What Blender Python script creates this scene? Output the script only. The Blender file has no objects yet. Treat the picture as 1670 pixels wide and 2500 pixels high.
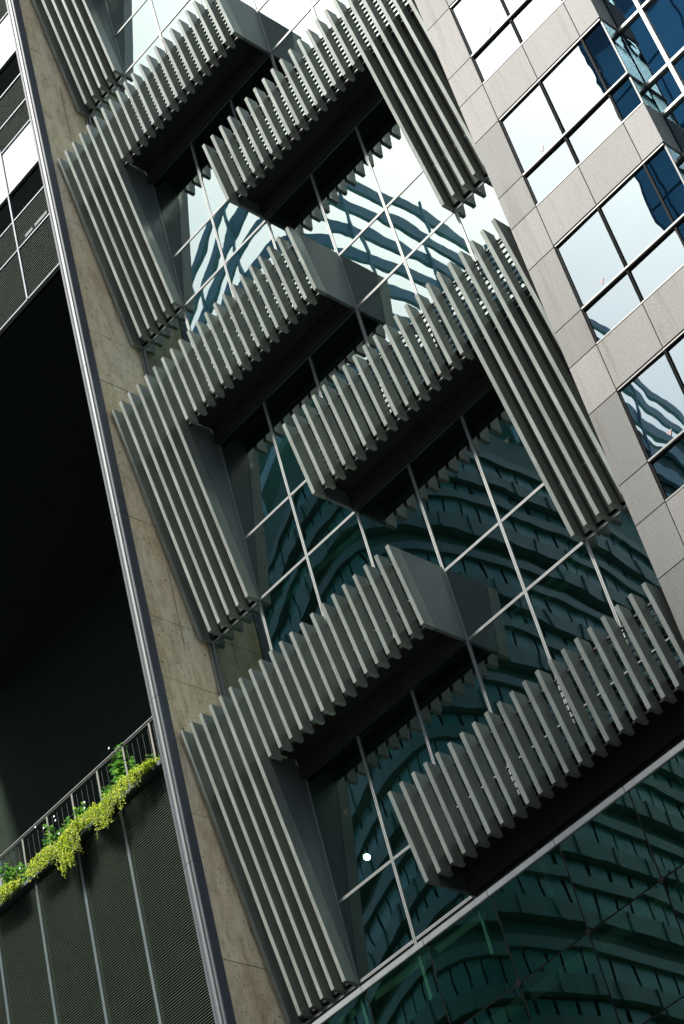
import bpy, math, random
from mathutils import Vector, Matrix
random.seed(7)
scene = bpy.context.scene
C = bpy.data.collections.new('city'); scene.collection.children.link(C)

# ------------------------------------------------------------------ camera
cam = bpy.data.cameras.new('camera'); co = bpy.data.objects.new('camera', cam); scene.collection.objects.link(co)
cam.sensor_fit = 'VERTICAL'; cam.sensor_height = 36.0; cam.lens = 74.11
cam.clip_start = 0.1; cam.clip_end = 3000
R = [[0.64830941, 0.72856858, -0.22109441], [-0.60232519, 0.31315079, -0.73426218], [-0.46572447, 0.60919981, 0.64185381]]
co.matrix_world = Matrix(((R[0][0], -R[1][0], -R[2][0], 18.64754609),
                          (R[0][1], -R[1][1], -R[2][1], -20.05398425),
                          (R[0][2], -R[1][2], -R[2][2], 1.05920112), (0, 0, 0, 1)))
scene.camera = co
# ------------------------------------------------------------------ sky, sun, exposure
SUN_EL, SUN_AZ = 56.0, 192.0       # azimuth clockwise from +Y
w = bpy.data.worlds.new('World'); scene.world = w; w.use_nodes = True
nt = w.node_tree; bg = nt.nodes['Background']
sky = nt.nodes.new('ShaderNodeTexSky'); sky.sky_type = 'NISHITA'; sky.sun_disc = False
sky.sun_elevation = math.radians(SUN_EL); sky.sun_rotation = math.radians(SUN_AZ)
sky.air_density = 1.0; sky.dust_density = 2.6; sky.ozone_density = 2.0
nt.links.new(sky.outputs[0], bg.inputs[0]); bg.inputs[1].default_value = 0.062
sl = bpy.data.lights.new('sun', 'SUN'); so = bpy.data.objects.new('sun', sl); scene.collection.objects.link(so)
sl.energy = 2.9; sl.angle = math.radians(6); sl.color = (1.0, 0.98, 0.92)
az, el = math.radians(SUN_AZ), math.radians(SUN_EL)
sdir = Vector((math.sin(az) * math.cos(el), math.cos(az) * math.cos(el), math.sin(el)))
so.rotation_euler = (-sdir).to_track_quat('-Z', 'Y').to_euler()
scene.view_settings.view_transform = 'Standard'; scene.view_settings.look = 'None'
scene.view_settings.exposure = 2.2; scene.view_settings.gamma = 1.0
scene.render.engine = 'CYCLES'
scene.cycles.max_bounces = 8; scene.cycles.transparent_max_bounces = 12

# ------------------------------------------------------------------ helpers
class MB:
    def __init__(s): s.v = []; s.f = []
    def box(s, x0, x1, y0, y1, z0, z1):
        n = len(s.v)
        s.v += [(x0, y0, z0), (x1, y0, z0), (x1, y1, z0), (x0, y1, z0), (x0, y0, z1), (x1, y0, z1), (x1, y1, z1), (x0, y1, z1)]
        s.f += [(n, n + 3, n + 2, n + 1), (n + 4, n + 5, n + 6, n + 7), (n, n + 1, n + 5, n + 4), (n + 1, n + 2, n + 6, n + 5), (n + 2, n + 3, n + 7, n + 6), (n + 3, n, n + 4, n + 7)]
    def prism(s, pts, a, b, axis='x'):
        # pts: 2d outline; extruded from a to b along axis
        n = len(s.v); k = len(pts)
        for t in (a, b):
            for p, q in pts:
                s.v.append((t, p, q) if axis == 'x' else (p, q, t) if axis == 'z' else (p, t, q))
        s.f.append(tuple(range(n, n + k))[::-1]); s.f.append(tuple(range(n + k, n + 2 * k)))
        for i in range(k):
            j = (i + 1) % k; s.f.append((n + i, n + j, n + k + j, n + k + i))
    def strip(s, pts, z0, z1):       # open wall of vertical quads through the plan points
        n = len(s.v); k = len(pts)
        for p in pts: s.v.append((p[0], p[1], z0))
        for p in pts: s.v.append((p[0], p[1], z1))
        for i in range(k - 1): s.f.append((n + i, n + i + 1, n + k + i + 1, n + k + i))
    def tube(s, pts, r, k=8):
        n0 = len(s.v)
        for i, p in enumerate(pts):
            p = Vector(p); a = Vector(pts[max(i - 1, 0)]); b = Vector(pts[min(i + 1, len(pts) - 1)])
            d = (b - a).normalized(); u = d.orthogonal().normalized(); w_ = d.cross(u)
            rr = r[i] if isinstance(r, (list, tuple)) else r
            for j in range(k):
                t = 2 * math.pi * j / k; s.v.append(tuple(p + u * rr * math.cos(t) + w_ * rr * math.sin(t)))
        for i in range(len(pts) - 1):
            for j in range(k):
                q = (j + 1) % k; s.f.append((n0 + i * k + j, n0 + i * k + q, n0 + (i + 1) * k + q, n0 + (i + 1) * k + j))
        s.f.append(tuple(n0 + j for j in range(k))[::-1]); s.f.append(tuple(n0 + (len(pts) - 1) * k + j for j in range(k)))
    def build(s, name, m, parent=None, bevel=0, smooth=False):
        me = bpy.data.meshes.new(name); me.from_pydata(s.v, [], s.f); me.validate(); me.update()
        import bmesh
        bm = bmesh.new(); bm.from_mesh(me); bmesh.ops.recalc_face_normals(bm, faces=bm.faces)
        if bevel:
            bmesh.ops.bevel(bm, geom=list(bm.edges), offset=bevel, segments=1, affect='EDGES', clamp_overlap=True)
        bm.to_mesh(me); bm.free()
        if smooth:
            for p in me.polygons: p.use_smooth = True
        me.materials.append(m)
        o = bpy.data.objects.new(name, me); C.objects.link(o)
        if parent is not None: o.parent = parent
        return o
def bx(*a):
    m = MB(); m.box(*a); return m
def thing(name, label, cat, loc=(0, 0, 0), group=None):
    o = bpy.data.objects.new(name, None); C.objects.link(o); o.location = loc; o.empty_display_size = .3
    o['label'] = label; o['category'] = cat
    if group: o['group'] = group
    return o
def tag(o, label, cat, group=None):
    o['label'] = label; o['category'] = cat
    if group: o['group'] = group
def cp(o, parent, loc=None, rot=None):
    c = o.copy(); C.objects.link(c); c.parent = parent
    if loc is not None: c.location = loc
    if rot is not None: c.rotation_euler = rot
    return c

# ------------------------------------------------------------------ materials
def newmat(name):
    m = bpy.data.materials.new(name); m.use_nodes = True; n = m.node_tree
    return m, n, n.nodes['Principled BSDF']
def N(n, t, **k):
    x = n.nodes.new(t)
    for a, b in k.items(): setattr(x, a, b)
    return x
def noise(n, scale, detail=4, rough=.6, vec=None):
    x = N(n, 'ShaderNodeTexNoise'); x.inputs['Scale'].default_value = scale
    x.inputs['Detail'].default_value = detail; x.inputs['Roughness'].default_value = rough
    if vec is None:
        tc = N(n, 'ShaderNodeTexCoord'); vec = tc.outputs['Object']
    n.links.new(vec, x.inputs['Vector']); return x
def stretch(n, sx, sy, sz):
    tc = N(n, 'ShaderNodeTexCoord'); mp = N(n, 'ShaderNodeMapping'); mp.inputs['Scale'].default_value = (sx, sy, sz)
    n.links.new(tc.outputs['Object'], mp.inputs['Vector']); return mp.outputs[0]
def ramp(n, src, stops):
    r = N(n, 'ShaderNodeValToRGB'); e = r.color_ramp.elements
    e[0].position = stops[0][0]; e[0].color = (*stops[0][1], 1)
    e[1].position = stops[-1][0]; e[1].color = (*stops[-1][1], 1)
    for p, c in stops[1:-1]:
        q = e.new(p); q.color = (*c, 1)
    n.links.new(src, r.inputs[0]); return r
def sc(c, f): return tuple(min(1, a * f) for a in c)
def metal(name, col, rough=.4, met=.6, var=.12, scale=6, grain=0, per=0):
    m, n, b = newmat(name)
    nz = noise(n, scale, 5, .6, stretch(n, 1, 1, .35))
    r = ramp(n, nz.outputs[0], [(.3, sc(col, 1 - var)), (.7, sc(col, 1 + var))])
    src = r.outputs[0]
    if per:                        # each object its own slight tone, plus long dust streaks
        oi = N(n, 'ShaderNodeObjectInfo'); mr = N(n, 'ShaderNodeMapRange'); mr.inputs[3].default_value = 1 - per; mr.inputs[4].default_value = 1 + per
        n.links.new(oi.outputs['Random'], mr.inputs[0]); st = noise(n, 14, 4, .7, stretch(n, 1, 1, .06))
        r2 = ramp(n, st.outputs[0], [(.3, (.72, .70, .66)), (.52, (1, 1, 1))])
        q1 = N(n, 'ShaderNodeMix', data_type='RGBA', blend_type='MULTIPLY'); q1.inputs[0].default_value = .7
        n.links.new(src, q1.inputs[6]); n.links.new(r2.outputs[0], q1.inputs[7])
        q2 = N(n, 'ShaderNodeVectorMath', operation='SCALE'); n.links.new(q1.outputs[2], q2.inputs[0]); n.links.new(mr.outputs[0], q2.inputs['Scale']); src = q2.outputs[0]
    n.links.new(src, b.inputs['Base Color']); b.inputs['Metallic'].default_value = met
    rr = N(n, 'ShaderNodeMapRange'); rr.inputs[3].default_value = rough * .85; rr.inputs[4].default_value = rough * 1.2
    n.links.new(nz.outputs[0], rr.inputs[0]); n.links.new(rr.outputs[0], b.inputs['Roughness'])
    if grain:
        g = noise(n, 350, 2, .6); bp = N(n, 'ShaderNodeBump'); bp.inputs['Strength'].default_value = grain; bp.inputs['Distance'].default_value = .002
        n.links.new(g.outputs[0], bp.inputs['Height']); n.links.new(bp.outputs[0], b.inputs['Normal'])
    return m
def plain(name, col, rough=.7, var=.15, scale=3, spec=.5):
    m, n, b = newmat(name)
    nz = noise(n, scale, 6, .65)
    r = ramp(n, nz.outputs[0], [(.3, sc(col, 1 - var)), (.7, sc(col, 1 + var))])
    n.links.new(r.outputs[0], b.inputs['Base Color']); b.inputs['Roughness'].default_value = rough
    b.inputs['Specular IOR Level'].default_value = spec
    return m
def glass(name, refl=.34, tint=(.80, 1, .92), thru=(.34, .56, .5), warp=.02, wscale=.55, off=(0, 0, 0), rough=.006):
    m, n, b = newmat(name); n.nodes.remove(b)
    out = n.nodes['Material Output']
    gl = N(n, 'ShaderNodeBsdfGlossy'); gl.inputs['Roughness'].default_value = rough; gl.inputs['Color'].default_value = (*tint, 1)
    tr = N(n, 'ShaderNodeBsdfTransparent'); tr.inputs['Color'].default_value = (*thru, 1)
    mx = N(n, 'ShaderNodeMixShader'); fr = N(n, 'ShaderNodeFresnel'); fr.inputs['IOR'].default_value = 1.5
    ad = N(n, 'ShaderNodeMath', operation='ADD'); ad.inputs[1].default_value = refl; ad.use_clamp = True
    n.links.new(fr.outputs[0], ad.inputs[0]); geo0 = N(n, 'ShaderNodeNewGeometry'); inv = N(n, 'ShaderNodeMath', operation='SUBTRACT'); inv.inputs[0].default_value = 1
    n.links.new(geo0.outputs['Backfacing'], inv.inputs[1]); mu = N(n, 'ShaderNodeMath', operation='MULTIPLY')
    n.links.new(ad.outputs[0], mu.inputs[0]); n.links.new(inv.outputs[0], mu.inputs[1]); n.links.new(mu.outputs[0], mx.inputs[0])
    n.links.new(tr.outputs[0], mx.inputs[1]); n.links.new(gl.outputs[0], mx.inputs[2]); n.links.new(mx.outputs[0], out.inputs[0])
    geo = N(n, 'ShaderNodeNewGeometry'); mp = N(n, 'ShaderNodeMapping'); mp.inputs['Location'].default_value = off
    n.links.new(geo.outputs['Position'], mp.inputs['Vector'])
    nz = noise(n, wscale, 1.5, .45, mp.outputs[0])
    nz2 = noise(n, wscale * 4.5, 1, .4, mp.outputs[0])
    s = N(n, 'ShaderNodeMath', operation='MULTIPLY_ADD'); s.inputs[1].default_value = .05
    n.links.new(nz2.outputs[0], s.inputs[0]); n.links.new(nz.outputs[0], s.inputs[2])
    bp = N(n, 'ShaderNodeBump'); bp.inputs['Strength'].default_value = 1; bp.inputs['Distance'].default_value = warp
    n.links.new(s.outputs[0], bp.inputs['Height']); n.links.new(bp.outputs[0], gl.inputs['Normal'])
    return m
def granite(name):
    m, n, b = newmat(name)
    oi = N(n, 'ShaderNodeObjectInfo')
    sp = noise(n, 34, 3, .8); r1 = ramp(n, sp.outputs[0], [(.36, (.50, .50, .50)), (.5, (1, 1, 1)), (.66, (1.0, .99, .97))])
    big = noise(n, .9, 4, .6, stretch(n, 1, 1, .3)); r2 = ramp(n, big.outputs[0], [(.3, (.84, .83, .80)), (.7, (1, 1, 1))])
    st = noise(n, 3.0, 4, .7, stretch(n, 2.2, 2.2, .12)); r3 = ramp(n, st.outputs[0], [(.30, (.62, .57, .48)), (.46, (1, 1, 1))])
    a = N(n, 'ShaderNodeMix', data_type='RGBA', blend_type='MULTIPLY'); a.inputs[0].default_value = .8
    n.links.new(oi.outputs['Color'], a.inputs[6]); n.links.new(r1.outputs[0], a.inputs[7])
    c = N(n, 'ShaderNodeMix', data_type='RGBA', blend_type='MULTIPLY'); c.inputs[0].default_value = 1
    n.links.new(a.outputs[2], c.inputs[6]); n.links.new(r2.outputs[0], c.inputs[7])
    d = N(n, 'ShaderNodeMix', data_type='RGBA', blend_type='MULTIPLY'); d.inputs[0].default_value = .7
    n.links.new(c.outputs[2], d.inputs[6]); n.links.new(r3.outputs[0], d.inputs[7])
    n.links.new(d.outputs[2], b.inputs['Base Color']); b.inputs['Roughness'].default_value = .75
    bp = N(n, 'ShaderNodeBump'); bp.inputs['Strength'].default_value = .25; bp.inputs['Distance'].default_value = .004
    n.links.new(sp.outputs[0], bp.inputs['Height']); n.links.new(bp.outputs[0], b.inputs['Normal'])
    return m
def concrete(name):
    m, n, b = newmat(name)
    big = noise(n, 1.1, 6, .65, stretch(n, 1, 1, .5)); r1 = ramp(n, big.outputs[0], [(.28, (.60, .43, .23)), (.5, (.84, .67, .43)), (.72, (.87, .77, .58))])
    st = noise(n, 4, 6, .75, stretch(n, 1, 1.3, .45)); r2 = ramp(n, st.outputs[0], [(.3, (.52, .47, .38)), (.55, (1, 1, 1))])
    pit = noise(n, 26, 2, .6); r3 = ramp(n, pit.outputs[0], [(.30, (.2, .17, .13)), (.35, (1, 1, 1))])
    a = N(n, 'ShaderNodeMix', data_type='RGBA', blend_type='MULTIPLY'); a.inputs[0].default_value = .8
    n.links.new(r1.outputs[0], a.inputs[6]); n.links.new(r2.outputs[0], a.inputs[7])
    c = N(n, 'ShaderNodeMix', data_type='RGBA', blend_type='MULTIPLY'); c.inputs[0].default_value = 1
    n.links.new(a.outputs[2], c.inputs[6]); n.links.new(r3.outputs[0], c.inputs[7])
    # white lime blotches
    wb = noise(n, 1.9, 5, .7, stretch(n, 1, 1, .8)); r4 = ramp(n, wb.outputs[0], [(.62, (0, 0, 0)), (.70, (.55, .55, .55))])
    d = N(n, 'ShaderNodeMix', data_type='RGBA'); n.links.new(r4.outputs[0], d.inputs[0])
    n.links.new(c.outputs[2], d.inputs[6]); d.inputs[7].default_value = (.80, .77, .68, 1)
    n.links.new(d.outputs[2], b.inputs['Base Color']); b.inputs['Roughness'].default_value = .85
    bp = N(n, 'ShaderNodeBump'); bp.inputs['Strength'].default_value = .5; bp.inputs['Distance'].default_value = .01
    n.links.new(st.outputs[0], bp.inputs['Height']); n.links.new(bp.outputs[0], b.inputs['Normal'])
    return m
def leafmat(name, cols, trans=.35):
    m, n, b = newmat(name)
    geo = N(n, 'ShaderNodeNewGeometry')
    r = ramp(n, geo.outputs['Random Per Island'], [(i / (len(cols) - 1), c) for i, c in enumerate(cols)])
    n.links.new(r.outputs[0], b.inputs['Base Color']); b.inputs['Roughness'].default_value = .5
    tl = N(n, 'ShaderNodeBsdfTranslucent'); n.links.new(r.outputs[0], tl.inputs[0])
    mx = N(n, 'ShaderNodeMixShader'); mx.inputs[0].default_value = trans
    n.links.new(b.outputs[0], mx.inputs[1]); n.links.new(tl.outputs[0], mx.inputs[2]); n.links.new(mx.outputs[0], n.nodes['Material Output'].inputs[0])
    return m
M_FIN = metal('fin_paint', (.235, .255, .225), .30, .30, .14, 5, .1, .09)
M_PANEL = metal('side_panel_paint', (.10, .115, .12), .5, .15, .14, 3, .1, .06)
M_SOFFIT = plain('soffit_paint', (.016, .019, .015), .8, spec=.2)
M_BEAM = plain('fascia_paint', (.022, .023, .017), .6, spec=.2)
M_SLAT = metal('grille_aluminium', (.03, .032, .028), .5, .2)
M_ALU = metal('mullion_aluminium', (.215, .225, .215), .4, .3, .08)
M_INNER = metal('inner_mullion_paint', (.20, .22, .20), .5, .1, .05)
M_GROOVE = plain('dark_gasket', (.0045, .0045, .0045), .8, spec=.1)
M_COPE = metal('coping_aluminium', (.22, .23, .225), .4, .3, .07)
M_GLASS = [glass('facade_glass_%s' % 'abc'[i], .23, warp=.0045, wscale=.5, off=(i * 7, 3, i * 11)) for i in range(3)]
M_SKIN = glass('screen_glass', .21, (.66, 1, .80), (.26, .46, .36), warp=.004, wscale=.45, off=(2, 3, 4))
M_GWIN = glass('granite_window_glass', .18, (.78, .97, 1), (.10, .16, .22), warp=.006, wscale=.6)
M_CURT = glass('curtain_glass', .3, (.7, .92, 1), (.12, .22, .3), warp=.006, wscale=.6)
M_DARK = plain('dark_interior', (.02, .027, .021), .9, spec=.1)
M_SLAB = plain('interior_slab', (.02, .024, .02), .9)
M_DGL = plain('dark_window_glass', (.003, .004, .004), .9, spec=.0)
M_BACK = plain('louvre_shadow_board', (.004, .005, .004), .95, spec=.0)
M_VOID = plain('void_shade', (.018, .025, .018), .95, spec=.02)  # shade of the deep terrace, put into a near-black base colour
M_GRAN = granite('granite')
M_CONC = concrete('concrete')
M_CHAN = metal('channel_metal', (.04, .047, .046), .45, .15, .08, 5)
M_CHAND = metal('edge_cover_metal', (.06, .066, .085), .5, .3, .12, 5, .3)
M_TRIM = metal('window_trim', (.15, .145, .135), .45, .2, .1)
M_CLAMP = plain('clamp_steel', (.006, .006, .006), .6, spec=.1)
M_JOINT = plain('dark_joint', (.03, .028, .022), .9)
M_RED = plain('red_film', (.30, .02, .01), .5)
M_PINK = plain('faded_film', (.2, .13, .13), .6)

CW = 1.1968           # facade column width
PH = 1.3006           # lower transom height above a floor line
a_ = lambda k: 36 - 7 * k
b_ = lambda k: 39.5 - 7 * k

# ------------------------------------------------------------------ ground
g = bx(-400, 400, -400, 400, -1.2, -.55).build('ground', plain('asphalt', (.05, .05, .05), .9)); g['kind'] = 'structure'
g = bx(-60, 60, -6, 12, -.545, -.42).build('pavement', plain('paving', (.14, .135, .125), .85, .15, 1)); g['kind'] = 'structure'

# ------------------------------------------------------------------ glass building
bld = thing('glass_building', 'dark glass office facade gridded by pale aluminium mullions, between concrete wall and granite block', 'building', (0, 0, -.42))
def P(o, par):                     # keep world coordinates under a located empty
    o.parent = par; o.matrix_parent_inverse = Matrix.Translation(par.location).inverted(); return o
rows = []
for k in range(4, -1, -1):
    rows += [a_(k), a_(k) + PH, b_(k), b_(k) + PH]
rows = sorted(r for r in rows if 8 < r < 41)
rows = [r for r in rows if r >= 14.9] 
for i in range(7):
    for j in range(len(rows) - 1):
        z0, z1 = rows[j], rows[j + 1]; x0, x1 = i * CW, (i + 1) * CW
        m = MB(); cx, cz = (x0 + x1) / 2, (z0 + z1) / 2
        m.box(x0 - cx + .02, x1 - cx - .02, -.006, .006, z0 - cz + .02, z1 - cz - .02)
        o = m.build('window_pane', M_GLASS[(i * 5 + j * 3 + (i * j) % 2) % 3])
        o.location = (cx, .016, cz)
        o.rotation_euler = (math.radians(random.uniform(-.22, .22)), 0, math.radians(random.uniform(-.22, .22)))
        P(o, bld)
def profile_v(x, z0, z1):          # mullion: two bright ridges and a dark groove
    m = MB()
    m.box(x - .023, x - .006, -.004, .05, z0, z1); m.box(x + .006, x + .023, -.004, .05, z0, z1)
    m.box(x - .006, x + .006, .008, .05, z0, z1); return m
def profile_h(z, x0, x1):
    m = MB()
    m.box(x0, x1, -.002, .05, z - .022, z - .005); m.box(x0, x1, -.002, .05, z + .005, z + .022)
    m.box(x0, x1, .009, .05, z - .005, z + .005); return m
for i in range(0, 8):
    P(profile_v(i * CW, 14.6, 42).build('mullion', M_ALU), bld); P(profile_v(i * CW, 13.58, 14.597).build('mullion', M_INNER), bld)
for z in rows + [13.6]:
    for i in range(7):
        pass
    m = MB()
    for i in range(7):
        x0, x1 = i * CW + .0305, (i + 1) * CW - .0305
        q = profile_h(z, x0, x1); n0 = len(m.v); m.v += q.v; m.f += [tuple(t + n0 for t in f) for f in q.f]
    P(m.build('transom', M_ALU), bld)
# inside: slabs, core wall, blinds and partition columns
m = MB(); m.box(-.1, 8.9, 4.6, 4.8, -.4, 42); P(m.build('interior_wall', M_DARK), bld)
for k in range(0, 12):
    z = 39.5 - 3.5 * k
    if z < 0: break
    P(bx(-.1, 8.9, .12, 4.58, z - .32, z - .02).build('floor_slab', M_SLAB), bld)
P(bx(-.1, 8.9, 0, 5, 42, 42.6).build('roof', M_DARK), bld)
P(bx(-.1, -.02, .0, 4.6, -.4, 42).build('side_wall', M_DARK), bld)
# red fire-access triangles on the glass
for x, z in ((1.79, 31.5), (1.79, 24.5), (1.79, 17.5), (6.575, 20.93), (6.575, 27.95)):
    m = MB(); m.prism([(x - .055, z + .045), (x + .055, z + .045), (x, z - .055)], .012, .017, 'y')
    P(m.build('access_triangle', M_RED), bld)
# a lit ceiling lamp in the office behind the lowest left pane
lm, n, b = newmat('lamp_glow'); b.inputs['Emission Color'].default_value = (1, .9, .7, 1); b.inputs['Emission Strength'].default_value = 30
m = MB(); x, y, z = 1.13, 1.0, 17.39
pr = [(0, .045), (.028, .04), (.046, .015), (.05, -.01), (.036, -.034), (0, -.045)]
kk = 12
for r, h in pr:
    for j in range(kk): m.v.append((x + r * math.cos(j * math.pi / 6) + 1e-4 * j, y + r * math.sin(j * math.pi / 6), z + h))
for i in range(len(pr) - 1):
    for j in range(kk): q = (j + 1) % kk; m.f.append((i * kk + j, i * kk + q, (i + 1) * kk + q, (i + 1) * kk + j))
lamp = m.build('lamp_shade', lm, smooth=True)
m = MB(); m.tube([(x - .05, y, z + .055), (x - .035, y, z + .04), (x - .02, y, z + .01)], [.012, .026, .03], 8); bulb = m.build('bulb', lm, smooth=True)
lt = thing('ceiling_lamp', 'small glowing ceiling lamp seen through a dark pane beside the lowest louvre screen', 'lamp', (x, y, 18.1))
P(lamp, lt); P(bulb, lt); P(bx(x - .008, x + .008, y - .008, y + .008, z + .05, 18.18).build('hanging_rod', M_DARK), lt)

# ------------------------------------------------------------------ louvre screens
def front(z, zb):                  # depth of the sloping louvre line above the foot of a screen
    return -(.235 + .182 * (z - zb))
FD, FW = .235, .068
def fin(x, z0, z1, zb, par, panel=False):
    m = MB()
    m.prism([(front(z0, zb), z0), (front(z1, zb), z1), (front(z1, zb) + FD, z1), (front(z0, zb) + FD, z0)], x - .058, x - .058 + FW)
    return P(m.build('fin', M_FIN, bevel=.004), par)
def screen(side, k, label, leg=True):
    zr = b_(k) if side == 'left' else a_(k)       # foot of the row
    zb = zr - 3.5; zt = zr + 1.375
    i0 = 0 if side == 'left' else 15
    legs = range(0, 6) if side == 'left' else range(30, 36)
    par = thing('louvre_screen', label, 'louvre screen', ((i0 + 10) * CW / 5, 0, zb), 'L shaped louvre screens on the glass facade')
    xi = lambda i: i * CW / 5
    if not leg: legs = []
    for i in range(i0, i0 + 21):
        fin(xi(i), zb if i in legs else zr, zt, zb, par)
    # side panels from the outermost fins back to the glass
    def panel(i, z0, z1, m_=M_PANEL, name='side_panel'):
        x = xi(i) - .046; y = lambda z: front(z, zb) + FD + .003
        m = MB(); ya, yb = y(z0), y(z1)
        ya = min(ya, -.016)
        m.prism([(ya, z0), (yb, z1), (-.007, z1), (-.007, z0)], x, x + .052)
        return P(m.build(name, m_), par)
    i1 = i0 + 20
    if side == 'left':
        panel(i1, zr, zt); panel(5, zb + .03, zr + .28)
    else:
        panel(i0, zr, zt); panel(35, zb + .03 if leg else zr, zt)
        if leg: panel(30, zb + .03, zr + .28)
    # soffit of the row, recessed above the fin feet, then the fascia beam against the glass
    xs, xe = (xi(5) + .012, xi(i1) - .05) if side == 'left' else (xi(i0) + .012, xi(30 if leg else 35) - .05)
    zs = zr + .30
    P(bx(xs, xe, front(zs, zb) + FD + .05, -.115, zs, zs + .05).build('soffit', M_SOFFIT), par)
    q = 0
    while xs + (q + 1) * CW / 2 < xe:
        x = xs + (q + 1) * CW / 2; q += 1
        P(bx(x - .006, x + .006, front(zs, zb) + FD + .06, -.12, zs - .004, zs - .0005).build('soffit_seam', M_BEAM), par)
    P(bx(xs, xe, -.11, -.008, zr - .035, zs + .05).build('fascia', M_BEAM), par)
    # backing behind the long fins
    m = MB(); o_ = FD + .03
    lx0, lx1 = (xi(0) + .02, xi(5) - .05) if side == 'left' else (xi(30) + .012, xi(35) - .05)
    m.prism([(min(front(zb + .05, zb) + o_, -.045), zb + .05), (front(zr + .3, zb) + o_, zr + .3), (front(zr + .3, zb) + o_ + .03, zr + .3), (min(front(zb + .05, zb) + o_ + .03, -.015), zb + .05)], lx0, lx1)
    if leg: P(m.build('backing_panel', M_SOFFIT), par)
    # grille of small horizontal slats behind the row
    m = MB(); z = zr + .14
    gx0, gx1 = xi(i0) + .012, xi(i1) - .05
    while z < zt - .10:
        y = front(z, zb) + FD + .012
        n0 = len(m.v)
        m.prism([(y, z - .018), (y + .07, z + .016), (y + .07, z + .028), (y, z - .006)], gx0, gx1); z += .098
    P(m.build('grille', M_SLAT), par)
    # rails tying the fins together
    m = MB()
    for z in (zr + .13, zt - .12):
        y = front(z, zb) + FD + .012
        m.box(gx0, gx1, y - .02, y + .02, z - .014, z + .014)
    P(m.build('rail', M_SLAT), par)
    if side == 'right' and leg:
        m = MB()
        for dz in (.87, .915):
            z = zb + dz; y = front(z, zb) + FD - .02
            m.box(lx0, lx1, y, y + .02, z - .011, z + .011)
        P(m.build('rail', M_ALU), par)
    return par
screen('left', 0, 'louvre screen at the very top left, only its long fins in view')
screen('left', 1, 'louvre screen on the left by the concrete wall, highest one whose short row shows')
screen('left', 2, 'louvre screen on the left, middle of the three with both long and short fins')
screen('left', 3, 'lowest louvre screen on the left, its long fins ending just above the white coping')
screen('right', 1, 'highest louvre screen on the right, its long fins beside the pale granite')
screen('right', 2, 'middle louvre screen on the right, its long fins running beside the granite pier')
screen('right', 3, 'lowest louvre screen on the right, long row of short fins above the white coping', False)

# ------------------------------------------------------------------ lower point-fixed glass screen
YS = -1.25
sk = thing('glass_screen', 'dark green frameless glass screen under the white coping at bottom right', 'glass wall', (4, YS, -.42))
zj = [14.0 - .03, 12.716, 11.345, 9.97, 8.6]
for i in range(-1, 13):
    for j in range(len(zj) - 1):
        m = MB(); x0, x1 = i * CW + .011, (i + 1) * CW - .011; z1, z0 = zj[j] - .011, zj[j + 1] + .011
        cx, cz = (x0 + x1) / 2, (z0 + z1) / 2
        m.box(x0 - cx, x1 - cx, -.008, .008, z0 - cz, z1 - cz)
        o = m.build('window_pane', M_SKIN); o.location = (cx, YS, cz)
        o.rotation_euler = (math.radians(random.uniform(-.25, .25)), 0, math.radians(random.uniform(-.25, .25)))
        P(o, sk)
for i in range(0, 13):
    m = MB(); x = i * CW
    m.box(x - .0105, x + .0105, YS - .004, YS + .02, zj[-1], 13.96); m.box(x - .02, x + .02, YS + .03, YS + .12, zj[-1], 13.9)
    P(m.build('glazing_joint', M_GROOVE), sk)
for z in zj[1:]:
    P(bx(-CW, 13 * CW, YS - .005, YS + .02, z - .0105, z + .0105).build('glazing_joint', M_GROOVE), sk)
for i in range(0, 13):
    for z in zj[1:3]:
        m = MB(); x = i * CW
        m.prism([(x - .05, YS - .018), (x + .05, YS - .018), (x + .05, YS - .009), (x - .05, YS - .009)], z - .02, z + .02, 'z')
        m.prism([(x - .02, YS - .018), (x + .02, YS - .018), (x + .02, YS - .009), (x - .02, YS - .009)], z - .05, z - .0205, 'z')
        m.prism([(x - .02, YS - .018), (x + .02, YS - .018), (x + .02, YS - .009), (x - .02, YS - .009)], z + .0205, z + .05, 'z')
        P(m.build('clamp_plate', M_CLAMP), sk)
for i in range(-1, 13):
    P(bx(i * CW + .003 - .04, (i + 1) * CW - .003 - .04, YS - .03, YS + .10, 13.962, 14.05).build('coping', M_COPE, bevel=.004), sk)
P(bx(-CW, 13 * CW, YS + .13, -.06, 13.30, 13.36).build('inner_floor', M_DARK), sk)
P(bx(-.02, 15, .05, .3, 4, 13.5).build('inner_wall', M_DARK), sk)
P(bx(-CW, 13 * CW, YS, YS + .3, -.4, 8.58).build('base_wall', M_SLAB), sk)

# ------------------------------------------------------------------ concrete wall at the left edge
cw = thing('concrete_wall', 'weathered beige concrete fin wall with a metal cover along its outer edge', 'wall', (-.2, -.6, -.42))
import bmesh
zc = [-.4, 7.1]; zz = 8.3
JN = [13.6, 15.9, 17.05, 18.4, 21.0, 22.25, 24.4, 26.2, 27.7, 29.0, 30.3, 32.1, 34.2, 35.4, 37.6, 40.2, 43]
edges = [-.4, 8.0, 11.0] + JN
m = MB()
for i in range(len(edges) - 1):
    off = random.uniform(-.004, .004)
    m.box(-.31, -.103 + off, -1.27, -.002, edges[i] + .004, edges[i + 1] - random.choice((.004, .006, .014)))
P(m.build('wall_panel', M_CONC), cw)
P(bx(-.30, -.112, -1.26, .0, -.39, 43).build('wall_core', M_JOINT), cw)
for q in range(7):
    y = random.choice((-.42, -.55, -.68)); z = 13 + q * 4.1 + random.uniform(0, 1)
    P(bx(-.0985, -.0965, y - .004, y + .003, z, z + random.uniform(1.6, 3.4)).build('board_seam', M_JOINT), cw)
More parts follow.
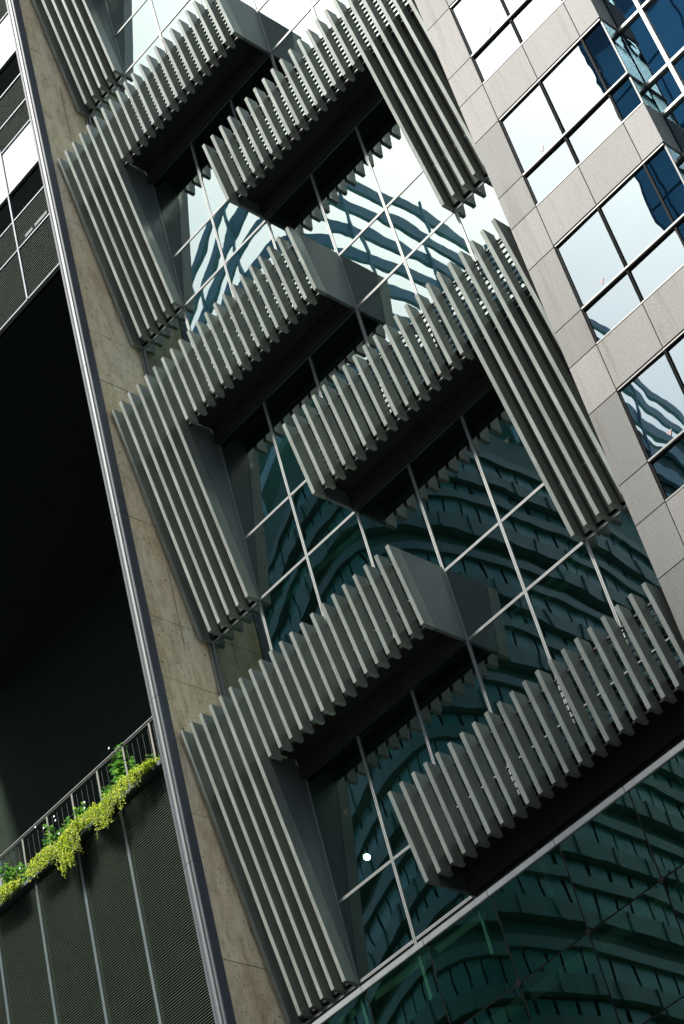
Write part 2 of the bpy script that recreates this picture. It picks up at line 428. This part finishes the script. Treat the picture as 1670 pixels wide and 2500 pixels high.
# tie holes, scuffs and a broken seam
m = MB(); rnd = random.Random(3)
for _ in range(80):
    z = rnd.uniform(12, 42); y = rnd.uniform(-1.2, -.1); s = rnd.choice((.006, .008, .012))
    m.box(-.0985, -.0965, y - s * rnd.uniform(.6, 2), y + s, z - s, z + s * rnd.uniform(.6, 1.5))
P(m.build('tie_hole', M_JOINT), cw)
prof = [(-.082, -1.20), (-.082, -1.372), (-.090, -1.384), (-.128, -1.384), (-.14, -1.362), (-.150, -1.352)]
for t in range(0, 9):
    th = math.pi * t / 8; prof.append((-.208 + .052 * math.cos(th), -1.358 - .038 * math.sin(th)))
prof += [(-.268, -1.345), (-.274, -1.364), (-.32, -1.364), (-.325, -1.20)]
segs = [-.4, 6, 11.3, 14.75, 17.5, 20.55, 24.4, 28.0, 31.05, 33.3, 36.9, 40.3, 43]
for i in range(len(segs) - 1):
    m = MB(); m.prism(prof, segs[i] + .004, segs[i + 1] - .004, 'z')
    o = m.build('metal_cover', M_CHAN); P(o, cw)
    o.data.materials.append(M_CHAND)
    for p in o.data.polygons:
        if p.normal.x > .95: p.material_index = 1
P(bx(-.32, -.31, -1.35, 0, -.4, 43).build('flashing', M_CHAND), cw)
P(bx(-.078, -.035, -.035, .03, 13.5, 43).build('edge_mullion', M_ALU), cw)

# ------------------------------------------------------------------ granite building
gb = thing('granite_building', 'pale granite block with stacked ribbon windows stepping out at top right', 'building', (12, 0, -.42))
F0 = 25.05; FP = 2.895
YG = -1.0
def gp(x0, x1, y0, y1, z0, z1, col, name='granite_panel'):
    o = bx(x0, x1, y0, y1, z0, z1).build(name, M_GRAN, bevel=.004); o.color = (*col, 1); P(o, gb); return o
rg = random.Random(11)
warm = [(0.171, 0.164, 0.155), (0.157, 0.154, 0.143), (0.181, 0.175, 0.166), (0.153, 0.148, 0.138)]
cool = [(0.12, 0.119, 0.11), (0.108, 0.107, 0.099), (0.13, 0.128, 0.119)]
J = .005
for n in range(-5, 4):
    h = F0 + FP * n
    s_, t_ = h + .895, h + 1.59      # sill and transom heights of the window above the band
    # pier panels
    for z0, z1 in ((h, s_), (s_, t_), (t_, h + FP)):
        col = rg.choice(warm) if (n > -1 or (z0 == h and n > -3)) else rg.choice(cool)
        gp(8.50, 9.02 - J, YG, YG + .06, z0 + J, z1 - J, col)
        gp(8.50, 8.55, YG + .065, -.05, z0 + J, z1 - J, col)
    # spandrel band
    xs = [9.02, 9.88, 10.77, 11.17]
    for i in range(3):
        gp(xs[i] + J, xs[i + 1] - (J if i < 2 else 0), YG, YG + .06, h + .03, s_ - .015, rg.choice(warm))
    gp(11.11, 11.17, YG + .065, -.58, h + .03, s_ - .015, rg.choice(warm))
    # window above the band: sill s_ to head h+FP
    hd = h + FP
    fr = MB()
    fr.box(9.02, 9.045, YG + .03, YG + .09, s_, hd - .006); fr.box(9.855, 9.868, YG + .015, YG + .09, s_, hd - .006); fr.box(9.880, 9.893, YG + .015, YG + .09, s_, hd - .006)
    fr.box(10.745, 10.775, YG + .02, YG + .09, s_, hd - .006); fr.box(9.03, 11.15, YG + .03, YG + .09, t_ - .036, t_ - .012); fr.box(9.03, 11.15, YG + .03, YG + .09, hd - .028, hd - .006)
    win = P(fr.build('window', M_GROOVE), gb)
    wn = bx(9.03, 11.15, YG + .012, YG + .07, hd - .005, hd + .022).build('window_head', M_TRIM); P(wn, win)
    wn = bx(11.112, 11.152, YG + .072, -.585, hd - .005, hd + .022).build('window_head', M_TRIM); P(wn, win)
    tb = MB(); tb.box(9.03, 11.165, YG - .004, YG + .09, t_ - .011, t_ + .018); tb.box(11.09, 11.165, YG + .091, -.585, t_ - .011, t_ + .018)
    P(tb.build('window_transom', M_TRIM), win)
    sb = MB(); sb.box(9.03, 11.165, YG - .006, YG + .08, s_ - .012, s_ + .012); sb.box(11.10, 11.172, YG + .081, -.585, s_ - .012, s_ + .012)
    P(sb.build('window_sill', M_TRIM), win)
    P(bx(11.135, 11.16, YG + .035, YG + .06, s_ + .013, hd - .007).build('corner_trim', M_SLAT), win)
    for x0, x1 in ((9.046, 9.854), (9.894, 10.744), (10.776, 11.134)):
        for z0, z1 in ((s_ + .013, t_ - .037), (t_ + .019, hd - .029)):
            m = MB(); cx, cz = (x0 + x1) / 2, (z0 + z1) / 2
            m.box(x0 - cx, x1 - cx, -.004, .004, z0 - cz, z1 - cz); o = m.build('window_pane', M_GWIN)
            o.location = (cx, YG + .05, cz); o.rotation_euler = (math.radians(rg.uniform(-.4, .4)), 0, math.radians(rg.uniform(-.5, .5))); P(o, win)
    for z0, z1 in ((s_ + .013, t_ - .012), (t_ + .019, hd - .007)):
        P(bx(11.145, 11.152, YG + .062, -.585, z0, z1).build('window_pane', M_CURT), win)
    # access marker
    z = hd - 1.15
    m = MB(); m.prism([(9.40, z + .05), (9.50, z + .05), (9.45, z - .04)], YG + .040, YG + .044, 'y')
    P(m.build('access_triangle', M_PINK), win)
    # recessed curtain wall to the right
    yc = -.58
    for x0, x1 in ((11.155, 11.585), (11.645, 12.9), (12.96, 14.2)):
        for z0, z1 in ((h + .03, s_ - .03), (s_ + .03, t_ - .03), (t_ + .03, hd - .03)):
            m = MB(); cx, cz = (x0 + x1) / 2, (z0 + z1) / 2
            m.box(x0 - cx, x1 - cx, -.004, .004, z0 - cz, z1 - cz); o = m.build('window_pane', M_CURT)
            o.location = (cx, yc + .03, cz); o.rotation_euler = (math.radians(rg.uniform(-.4, .4)), 0, math.radians(rg.uniform(-.5, .5))); P(o, gb)
    for z in (h, s_, t_):
        P(bx(11.155, 14.2, yc - .02, yc + .05, z - .025, z + .025).build('window_transom', M_TRIM), gb)
zlo, zhi = F0 - 5 * FP, F0 + 4 * FP
for x in (11.615, 12.93, 14.23):
    P(bx(x - .029, x + .029, yc - .03, yc + .06, zlo, zhi).build('mullion', M_TRIM), gb)
P(bx(8.57, 11.04, YG + .3, -.25, -.4, zhi).build('core_wall', M_JOINT), gb)
P(bx(8.51, 9.0, YG + .062, YG + .28, zlo, zhi).build('core_wall', M_JOINT), gb)
for n in range(-5, 4):
    h = F0 + FP * n
    P(bx(9.01, 11.10, YG + .066, YG + .29, h + .032, h + .87).build('core_wall', M_JOINT), gb)
P(bx(8.57, 14.4, -.2, 8, -.4, zhi).build('core_wall', M_JOINT), gb)
P(bx(8.52, 14.3, -.98, -.22, -.4, zlo - .02).build('base_wall', M_GRAN), gb)

# ------------------------------------------------------------------ left neighbour
YL = 1.0
S = (YL + 20.054) / 20.054
X_ = lambda x: 18.6475 + (x - 18.6475) * S
Z_ = lambda z: 1.059 + (z - 1.059) * S
M_LIP = plain('louvre_lip_lit', (.062, .080, .062), .7, spec=.1)  # lit front edge of each slat, put in as a lighter colour
M_LOUV = plain('louvre_blade_shaded', (.008, .011, .009), .9, spec=.02)  # shade on the louvred wall, put into the blade colour
M_LFRAME = metal('louvre_frame', (.035, .05, .047), .5, .2)
M_WHITE = plain('white_cladding', (.34, .34, .385), .5, .04, 1)
M_UFRAME = metal('upper_frame', (.17, .18, .19), .45, .4)
ln = thing('louvre_building', 'dark building at left with white panels above and a fine louvred wall below', 'building', (-8, YL, -.42))
seams = [X_(-5.25) + i * 1.262 for i in range(-4, 5)]
zt_ = Z_(20.66)
for i in range(len(seams) - 1):
    x0, x1 = seams[i], seams[i + 1]
    m = MB(); z = 13.0
    while z < zt_ - .03:
        m.v += [(x0 + .035, YL - .012, z), (x1 - .035, YL - .012, z), (x1 - .035, YL + .030, z + .022), (x0 + .035, YL + .030, z + .022),
                (x0 + .035, YL - .012, z + .008), (x1 - .035, YL - .012, z + .008)]
        q = len(m.v) - 6; m.f += [(q, q + 1, q + 2, q + 3), (q, q + 1, q + 5, q + 4), (q + 4, q + 5, q + 2, q + 3)]
        z += .048
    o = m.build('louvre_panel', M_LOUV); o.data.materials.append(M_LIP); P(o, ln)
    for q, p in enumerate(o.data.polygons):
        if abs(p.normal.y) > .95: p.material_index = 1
for x in seams:
    P(bx(x - .034, x + .034, YL - .022, YL + .05, 10, zt_ - .005).build('louvre_post', M_LFRAME), ln)
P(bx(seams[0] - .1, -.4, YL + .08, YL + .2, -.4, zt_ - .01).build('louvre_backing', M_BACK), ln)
P(bx(seams[0], -.5, YL - .05, YL + .0, -.4, 9.9).build('base_wall', M_SLAB), ln)
# planter trough
P(bx(seams[0] - .1, -.45, YL - .10, YL + .62, zt_, zt_ + .075).build('planter_ledge', M_LFRAME), ln)
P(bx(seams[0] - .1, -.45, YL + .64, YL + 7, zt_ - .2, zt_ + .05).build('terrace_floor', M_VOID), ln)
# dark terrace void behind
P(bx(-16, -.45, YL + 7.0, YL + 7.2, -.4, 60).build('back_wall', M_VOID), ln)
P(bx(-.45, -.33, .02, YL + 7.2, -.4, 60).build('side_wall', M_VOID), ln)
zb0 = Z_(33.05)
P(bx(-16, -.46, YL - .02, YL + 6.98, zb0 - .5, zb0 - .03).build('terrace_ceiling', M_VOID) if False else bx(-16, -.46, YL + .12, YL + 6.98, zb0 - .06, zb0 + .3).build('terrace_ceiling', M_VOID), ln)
def louv(z0, z1, x0, x1):
    m = MB(); z = z0 + .02
    while z < z1 - .03:
        n0 = len(m.v)
        m.v += [(x0, YL - .01, z), (x1, YL - .01, z), (x1, YL + .05, z + .035), (x0, YL + .05, z + .035), (x0, YL - .01, z + .012), (x1, YL - .01, z + .012)]
        m.f += [(n0, n0 + 1, n0 + 2, n0 + 3), (n0, n0 + 1, n0 + 5, n0 + 4), (n0 + 4, n0 + 5, n0 + 2, n0 + 3)]; z += .068
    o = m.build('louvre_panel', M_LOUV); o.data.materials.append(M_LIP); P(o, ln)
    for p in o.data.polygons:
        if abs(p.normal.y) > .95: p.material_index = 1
lv = [(33.05, 34.59, 'l'), (34.59, 35.47, 'l'), (35.47, 36.35, 'd'), (36.35, 37.73, 'w'), (37.73, 38.47, 'l'), (38.47, 39.38, 'l'), (39.38, 40.25, 'd'), (40.25, 41.7, 'w'), (41.7, 42.5, 'l'), (42.5, 43.4, 'l'), (43.4, 44.3, 'd'), (44.3, 45.8, 'w')]
mx_ = [X_(-2.77) + i * 1.95 for i in range(-4, 2)]
for z0, z1, t in lv:
    z0, z1 = Z_(z0), Z_(z1)
    for i in range(len(mx_) - 1):
        x0, x1 = mx_[i] + .03, min(mx_[i + 1] - .03, -.5)
        if t == 'l': louv(z0 + .015, z1 - .015, x0, x1)
        elif t == 'w': P(bx(x0 - .012, x1 + .012, YL - .005, YL + .06, z0 + .02, z1 - .02).build('white_panel', M_WHITE), ln)
        else: P(bx(x0, x1, YL + .03, YL + .04, z0 + .02, z1 - .02).build('window_pane', M_DGL), ln)
for i in range(len(mx_) - 1):
    P(bx(mx_[i] - .022, mx_[i] + .022, YL - .045, YL + .07, zb0, Z_(45.8)).build('mullion', M_UFRAME), ln)
for z in [Z_(q[0]) for q in lv]:
    P(bx(mx_[0], -.48, YL - .035, YL + .055, z - .018, z + .018).build('transom', M_UFRAME), ln)
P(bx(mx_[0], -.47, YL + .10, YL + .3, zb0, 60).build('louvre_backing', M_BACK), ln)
# pairs of pale slats in front of the upper louvres
m = MB()
for x0, x1 in ((-3.55, -3.28), (-3.2, -2.75)):
  m = MB()
  for dz in (.05, .10): m.box(x0, x1, YL - .03, YL - .012, Z_(34.64) + dz, Z_(34.64) + dz + .022)
  P(m.build('pale_slat', M_COPE), ln)
# railing
rl = thing('railing', 'slim grey metal railing above the planter on the dark left terrace', 'railing', (-5, YL + .35, zt_ + .07))
zr_ = Z_(21.70); YR = YL + .02
P(bx(seams[0], -.5, YR - .02, YR + .02, zr_ - .014, zr_ + .004).build('top_rail', M_TRIM), rl)
P(bx(seams[0], -.5, YR - .015, YR + .015, zr_ - .06, zr_ - .045).build('top_rail', M_SLAT), rl)
for i in range(-5, 9):
    x = X_(-5.46) + .762 * i
    if x > -.6: continue
    P(bx(x - .022, x + .022, YR - .012, YR + .012, zt_ + .076, zr_ - .061).build('post', metal('rail_post', (.13, .13, .10), .5, .3) if 'rail_post' not in bpy.data.materials else bpy.data.materials['rail_post']), rl)
m = MB(); x = seams[0]
while x < -.6:
    m.box(x - .004, x + .004, YR + .02, YR + .028, zt_ + .08, zr_ - .06); x += .15
P(m.build('baluster_infill', plain('baluster', (.012, .014, .012), .8)), rl)

# ---- plants
M_YEL = leafmat('yellow_foliage', [(.10, .22, .015), (.30, .42, .02), (.50, .56, .03), (.66, .66, .06), (.34, .46, .03), (.12, .26, .015), (.30, .26, .05)], .4)
M_GRN = leafmat('green_foliage', [(.04, .13, .02), (.07, .21, .03), (.12, .28, .04), (.26, .42, .06)], .35)
M_STEM = plain('stem', (.12, .14, .05), .8)
M_PETAL = plain('white_petal', (.8, .8, .78), .6, .03)
def leaf(m, p, d, up, L, W):
    d = Vector(d).normalized(); s_ = d.cross(Vector(up)).normalized(); p = Vector(p); nrm = s_.cross(d)
    n0 = len(m.v)
    for a, b, c in ((0, 0, 0), (.35, .5, .06), (.7, .38, .04), (1, 0, -.08), (.7, -.38, .04), (.35, -.5, .06)):
        m.v.append(tuple(p + d * L * a + s_ * W * b + nrm * L * c))
    m.f.append((n0, n0 + 1, n0 + 2, n0 + 3)); m.f.append((n0, n0 + 3, n0 + 4, n0 + 5))
rp = random.Random(5)
def rv(s=1): return Vector((rp.gauss(0, s), rp.gauss(0, s), rp.gauss(0, s)))
# lower fringe of the trailing plants: (x at the ledge plane, lowest z)
S2 = (0.75 + 20.054) / (YL - .12 + 20.054)
HZ = [(-8.6, 21.5), (-7.45, 21.62), (-6.9, 21.50), (-6.45, 21.75), (-6.2, 21.46), (-5.75, 21.44), (-5.45, 21.42), (-5.25, 20.98), (-4.95, 21.12), (-4.7, 21.40), (-4.4, 21.55), (-4.15, 21.20), (-3.95, 21.15), (-3.6, 21.25), (-3.3, 21.45), (-2.9, 21.62), (-2.5, 21.70), (-1.9, 21.72)]
def hang(x):
    for i in range(len(HZ) - 1):
        if HZ[i][0] <= x <= HZ[i + 1][0]:
            t = (x - HZ[i][0]) / (HZ[i + 1][0] - HZ[i][0]); return HZ[i][1] * (1 - t) + HZ[i + 1][1] * t
    return 21.6
def trailing(x0, x1, label):
    root = thing('trailing_plant', label, 'plant', ((x0 + x1) / 2, YL + .15, zt_ + .07), 'yellow green trailing plants spilling over the planter ledge')
    m = MB(); ms = MB(); ntr = int((x1 - x0) * 115); clumps = [rp.uniform(x0, x1) for _ in range(int((x1 - x0) * 7))]
    for _ in range(ntr):
        x = rp.uniform(x0, x1) if rp.random() < .35 else min(max(rp.choice(clumps) + rp.gauss(0, .05), x0), x1); low = hang(x); top = zt_ + .09 + rp.uniform(.0, .10) + .06 * math.sin(x * 5)
        end = top - (top - low) * (rp.random() ** .55) * rp.uniform(.85, 1.08)
        p = Vector((x, YL + rp.uniform(-.02, .18), top)); pts = [tuple(p)]
        out = Vector((rp.gauss(0, .35), -1, .1)); st = .045
        for s_ in range(60):
            t = s_ / 14
            v = Vector((out.x * max(0, 1 - t) + .12 * rp.gauss(0, 1), -max(0, 1 - t * .9) + rp.gauss(0, .10), .2 - min(1, t * 1.3)))
            if p.y > YL - .14 : v.y -= .5; v.z = max(v.z, .02)
            p = p + v.normalized() * st
            if p.y < YL - .34: p.y = YL - .34 + rp.uniform(0, .04)
            pts.append(tuple(p))
            for q in range(3):
                d = (v.normalized() * .4 + rv(.7)); d.z -= .1
                L = rp.uniform(.022, .048); leaf(m, p + rv(.012), d, rv() + Vector((0, 0, 1)), L, L * .55)
            if p.z < end: break
        if len(pts) > 3: ms.tube(pts[::2] if len(pts) > 5 else pts, .003, 3)
    P(m.build('foliage', M_YEL), root); P(ms.build('stem', M_STEM), root)
trailing(-8.6, -6.75, 'yellow green trailing plant at the lower left frame edge')
trailing(-6.5, -4.62, 'long yellow green trailing plant in the middle of the planter')
trailing(-4.55, -2.75, 'thickest yellow green trailing plant, nearest the metal wall cover')
def shrub(x, h, wd, label, flowers=0, big=1):
    h *= 1.15; flowers //= 2; root = thing('leafy_shrub', label, 'plant', (x, YL + .3, zt_ + .07), 'green shrubs standing in the planter')
    m = MB(); ms = MB(); mf = MB(); z0 = zt_ + .08
    for i in range(int(9 + wd * 16)):
        bx_, by_ = x + rp.gauss(0, wd * .35), YL + .12 + rp.uniform(-.05, .2)
        hh = h * rp.uniform(.5, 1.02); tip = Vector((bx_ + rp.gauss(0, wd * .3), by_ + rp.gauss(-.05, .08), z0 + hh))
        base = Vector((bx_, by_, z0)); pts = [tuple(base.lerp(tip, t) + rv(.01)) for t in (0, .3, .6, 1)]
        ms.tube(pts, [.006, .005, .004, .002], 4)
        nl = int(hh / .035)
        for j in range(2, nl):
            t = j / nl; p = base.lerp(tip, t)
            for q in range(2):
                a = rp.uniform(0, 6.28); d = Vector((math.cos(a), math.sin(a), rp.uniform(-.1, .7)))
                L = rp.uniform(.08, .15) * big * (1.15 - .4 * t); leaf(m, p, d, (0, 0, 1), L, L * .58)
    for i in range(flowers):
        mf = MB()
        c = Vector((x + rp.gauss(0, wd * .5), YL - .02 + rp.uniform(-.08, .05), z0 + h * rp.uniform(.55, 1.08)))
        for q in range(5):
            a = q * 1.257; leaf(mf, c, (math.cos(a), -.35, math.sin(a)), (0, 1, 0), .024, .02)
        P(mf.build('flower', M_PETAL), root)
    P(m.build('foliage', M_GRN), root); P(ms.build('stem', M_STEM), root)
shrub(-7.3, .80, .34, 'bushy green shrub at the left frame edge, second railing bay from the left', 2)
shrub(-5.98, .78, .22, 'green shrub with white flowers left of a railing post, mid planter', 5)
shrub(-5.55, .62, .26, 'low green shrub flecked with tiny white flowers in mid planter', 6, .8)
shrub(-4.95, .62, .30, 'spreading green shrub behind the tallest hanging strands', 4)
shrub(-3.86, 1.02, .20, 'tall large-leaved green shrub rising above the railing', 2, 1.25)
shrub(-4.2, .55, .20, 'bushy green shrub in the bay just left of the tall large-leaved one', 1, .9)
shrub(-3.45, .5, .14, 'fresh green shoots just right of the tall large-leaved shrub', 0, .9)
shrub(-3.0, .40, .12, 'small pale green sprig beside the last railing post', 0, .7)
shrub(-6.75, .45, .16, 'short leafy shrub beside a railing post at far left', 3, .8)

# ------------------------------------------------------------------ buildings across the street, seen mirrored in the glass, plus an added sky blocker
def plan_point(th, D0):
    pass
AZ0 = math.radians(36.4); D0 = 75.0
def loc(lat, fwd):                 # local plan of the tower -> world; camera foot is the pivot
    dx, dy = -math.sin(AZ0), math.cos(AZ0); rx, ry = math.cos(AZ0), math.sin(AZ0)
    vx, vy = 18.65 + dx * (D0 + fwd) + rx * lat, -20.05 + dy * (D0 + fwd) + ry * lat
    return (vx, -vy)               # mirrored through the facade plane
PLAN = [(-34, 56), (-24, 39), (-15, 23.5), (-9.4, 13.6), (-5.6, 7.0), (-2.8, 2.2), (0, 0), (3.65, 2.3), (7.8, 7.4), (10.8, 11.9), (15.7, 19.8), (20.8, 28.2), (28, 41), (35, 54)]
def outline(o=0.0, n=5, arm=0):
    pts = []; K = len(PLAN)
    for i in range(K - 1):
        p0, p1, p2, p3 = [Vector(PLAN[min(max(i + d, 0), K - 1)]) for d in (-1, 0, 1, 2)]
        for q in range(n):
            t = q / n
            pts.append(.5 * ((2 * p1) + (p2 - p0) * t + (2 * p0 - 5 * p1 + 4 * p2 - p3) * t * t + (3 * p1 - p0 - 3 * p2 + p3) * t ** 3))
    pts.append(Vector(PLAN[-1])); out = []
    for i, p in enumerate(pts):
        d = (pts[min(i + 1, len(pts) - 1)] - pts[max(i - 1, 0)]).normalized()
        out.append((p.x + d.y * o, p.y - d.x * o))
    return out
M_BAND = plain('tower_band', (.07, .155, .125), .5, .12, .3)
M_TWIN = plain('tower_window', (.055, .20, .165), .3, .3, .25)
M_TWALL = plain('tower_wall', (.038, .125, .088), .6, .2, .2)
M_CROWN = plain('crown_steel', (.22, .42, .46), .5, .12, .3)
tw = thing('round_tower', 'round-cornered tower with stacked balcony bands, seen only mirrored in the glass facade', 'building', (*loc(0, 12), -.55))
def ring(z0, z1, o_out, o_in, mat, name):
    A = [loc(*p) for p in outline(o_out)]; B = [loc(*p) for p in outline(o_in)]
    m = MB(); k = len(A)
    for z in (z0, z1):
        for p in A: m.v.append((*p, z))
        for p in B: m.v.append((*p, z))
    for i in range(k - 1):
        a, b, c, d = i, i + 1, k + i, k + i + 1; e = 2 * k
        m.f += [(a, b, b + e, a + e), (c, d, d + e, c + e), (a, b, d, c), (a + e, b + e, d + e, c + e)]
    return P(m.build(name, mat), tw)
FH = 3.6; ZC = 71.0
nfl = int(ZC / FH)
A = [loc(*p) for p in outline(-.25)]
m = MB(); back = [loc(30, 60), loc(-30, 60)]
m.prism(A + back, -.5, ZC, 'z'); P(m.build('tower_body', M_TWALL), tw)
for f in range(2, nfl):
    z = f * FH + 1.1
    ring(z, z + .85, .3, -.24, M_BAND, 'balcony_band')
    ring(z + 2.15, z + 2.7, .18, -.24, M_BAND, 'shade_band')
    # window boxes between the bands
    m = MB(); O = outline(-.05, 5); dd = 2
    for i in range(0, len(O) - 1):
        p, q = Vector(O[i]), Vector(O[i + 1])
        nn = 2 if (q - p).length > 2 else 1
        for s_ in range(nn):
            a, b = p.lerp(q, s_ / nn), p.lerp(q, (s_ + 1) / nn)
            a2, b2 = a.lerp(b, .06), a.lerp(b, .94)
            m.strip([loc(*a2), loc(*b2)], z + .86, z + 2.14)
            if f % 2 == 0: m.strip([loc(*a.lerp(b, .12)), loc(*b2)], z - .86, z - .12)
    P(m.build('tower_window', M_TWIN), tw)
C3 = [loc(-7, 14), loc(11.5, 14), loc(11.5, 30), loc(-7, 30)]
m = MB(); m.prism(C3, ZC - 1, 86.5, 'z'); P(m.build('tower_core', M_TWALL), tw)
for sgn in (1, -1):
    W = [p for p in outline(-.3) if p[0] * sgn > (11 if sgn > 0 else 7.5)]
    q = [loc(*p) for p in W] + [loc(sgn * 40, 64), loc(sgn * 14, 40)] if sgn > 0 else [loc(-14, 40), loc(-40, 64)] + [loc(*p) for p in W]
    m = MB(); m.prism(q, ZC - .5, 84, 'z'); P(m.build('tower_wing', M_TWALL), tw)
m = MB(); O = outline(.31, 3)
for f in range(2, nfl):
    z = f * FH + 1.1
    for i in range(1, len(O) - 1):
        x, y = loc(*O[i]); m.box(x - .05, x + .05, y - .05, y + .05, z - .01, z + .86)
P(m.build('band_joint', M_TWALL), tw)
# open crown: rings of beams with sky between
zr0 = ZC
for i in range(9):
    z = ZC + 1.2 + i * 2.5; o = -.06 * i
    if z > 92: break
    ring(z, z + .95, o + .1, o - .12, M_CROWN, 'crown_ring')
O = outline(-.1, 1)
for i, p in enumerate(O):
    x, y = loc(*p); P(bx(x - .07, x + .07, y - .07, y + .07, ZC, ZC + 19.8).build('crown_post', M_CROWN), tw)
# second tower, mirrored in the granite block's windows
M_BGL = plain('blue_tower_glass', (.14, .42, .62), .2, .35, .15)
M_BLINE = plain('blue_tower_joint', (.04, .13, .2), .5)
t2 = thing('blue_tower', 'blue glass tower across the street, seen only mirrored in the granite windows', 'building', (-1, -41, -.55))
P(bx(-4.4, 2.4, -46.8, -35.5, -.5, 70).build('tower_body', M_BLINE), t2)
m = MB(); z = 2
while z < 66:
    for i in range(4):
        if (i * 3 + int(z)) % 11 == 0: continue
        x0 = -4.3 + i * 1.64
        m.box(x0 + .06, x0 + 1.58, -35.498, -35.40, z, z + 3.3)
    z += 3.5
P(m.build('tower_glazing', M_BGL), t2)


# unseen tower added on the right to keep sky light off the fin sides
t3 = thing('sky_blocker', 'unseen dark tower added diagonally across the street to block sky light from the right', 'building', (42, -50, -.55))
P(bx(24, 64, -72, -30, -.5, 82).build('tower_body', M_TWALL), t3)
m = MB(); z = 1
while z < 79:
    for i in range(15): m.box(24.3 + i * 2.6, 26.4 + i * 2.6, -29.998, -29.93, z, z + 2.1)
    for i in range(15): m.box(23.93, 23.998, -71.6 + i * 2.7, -69.3 + i * 2.7, z, z + 2.1)
    z += 3.5
P(m.build('tower_glazing', M_BLINE), t3)
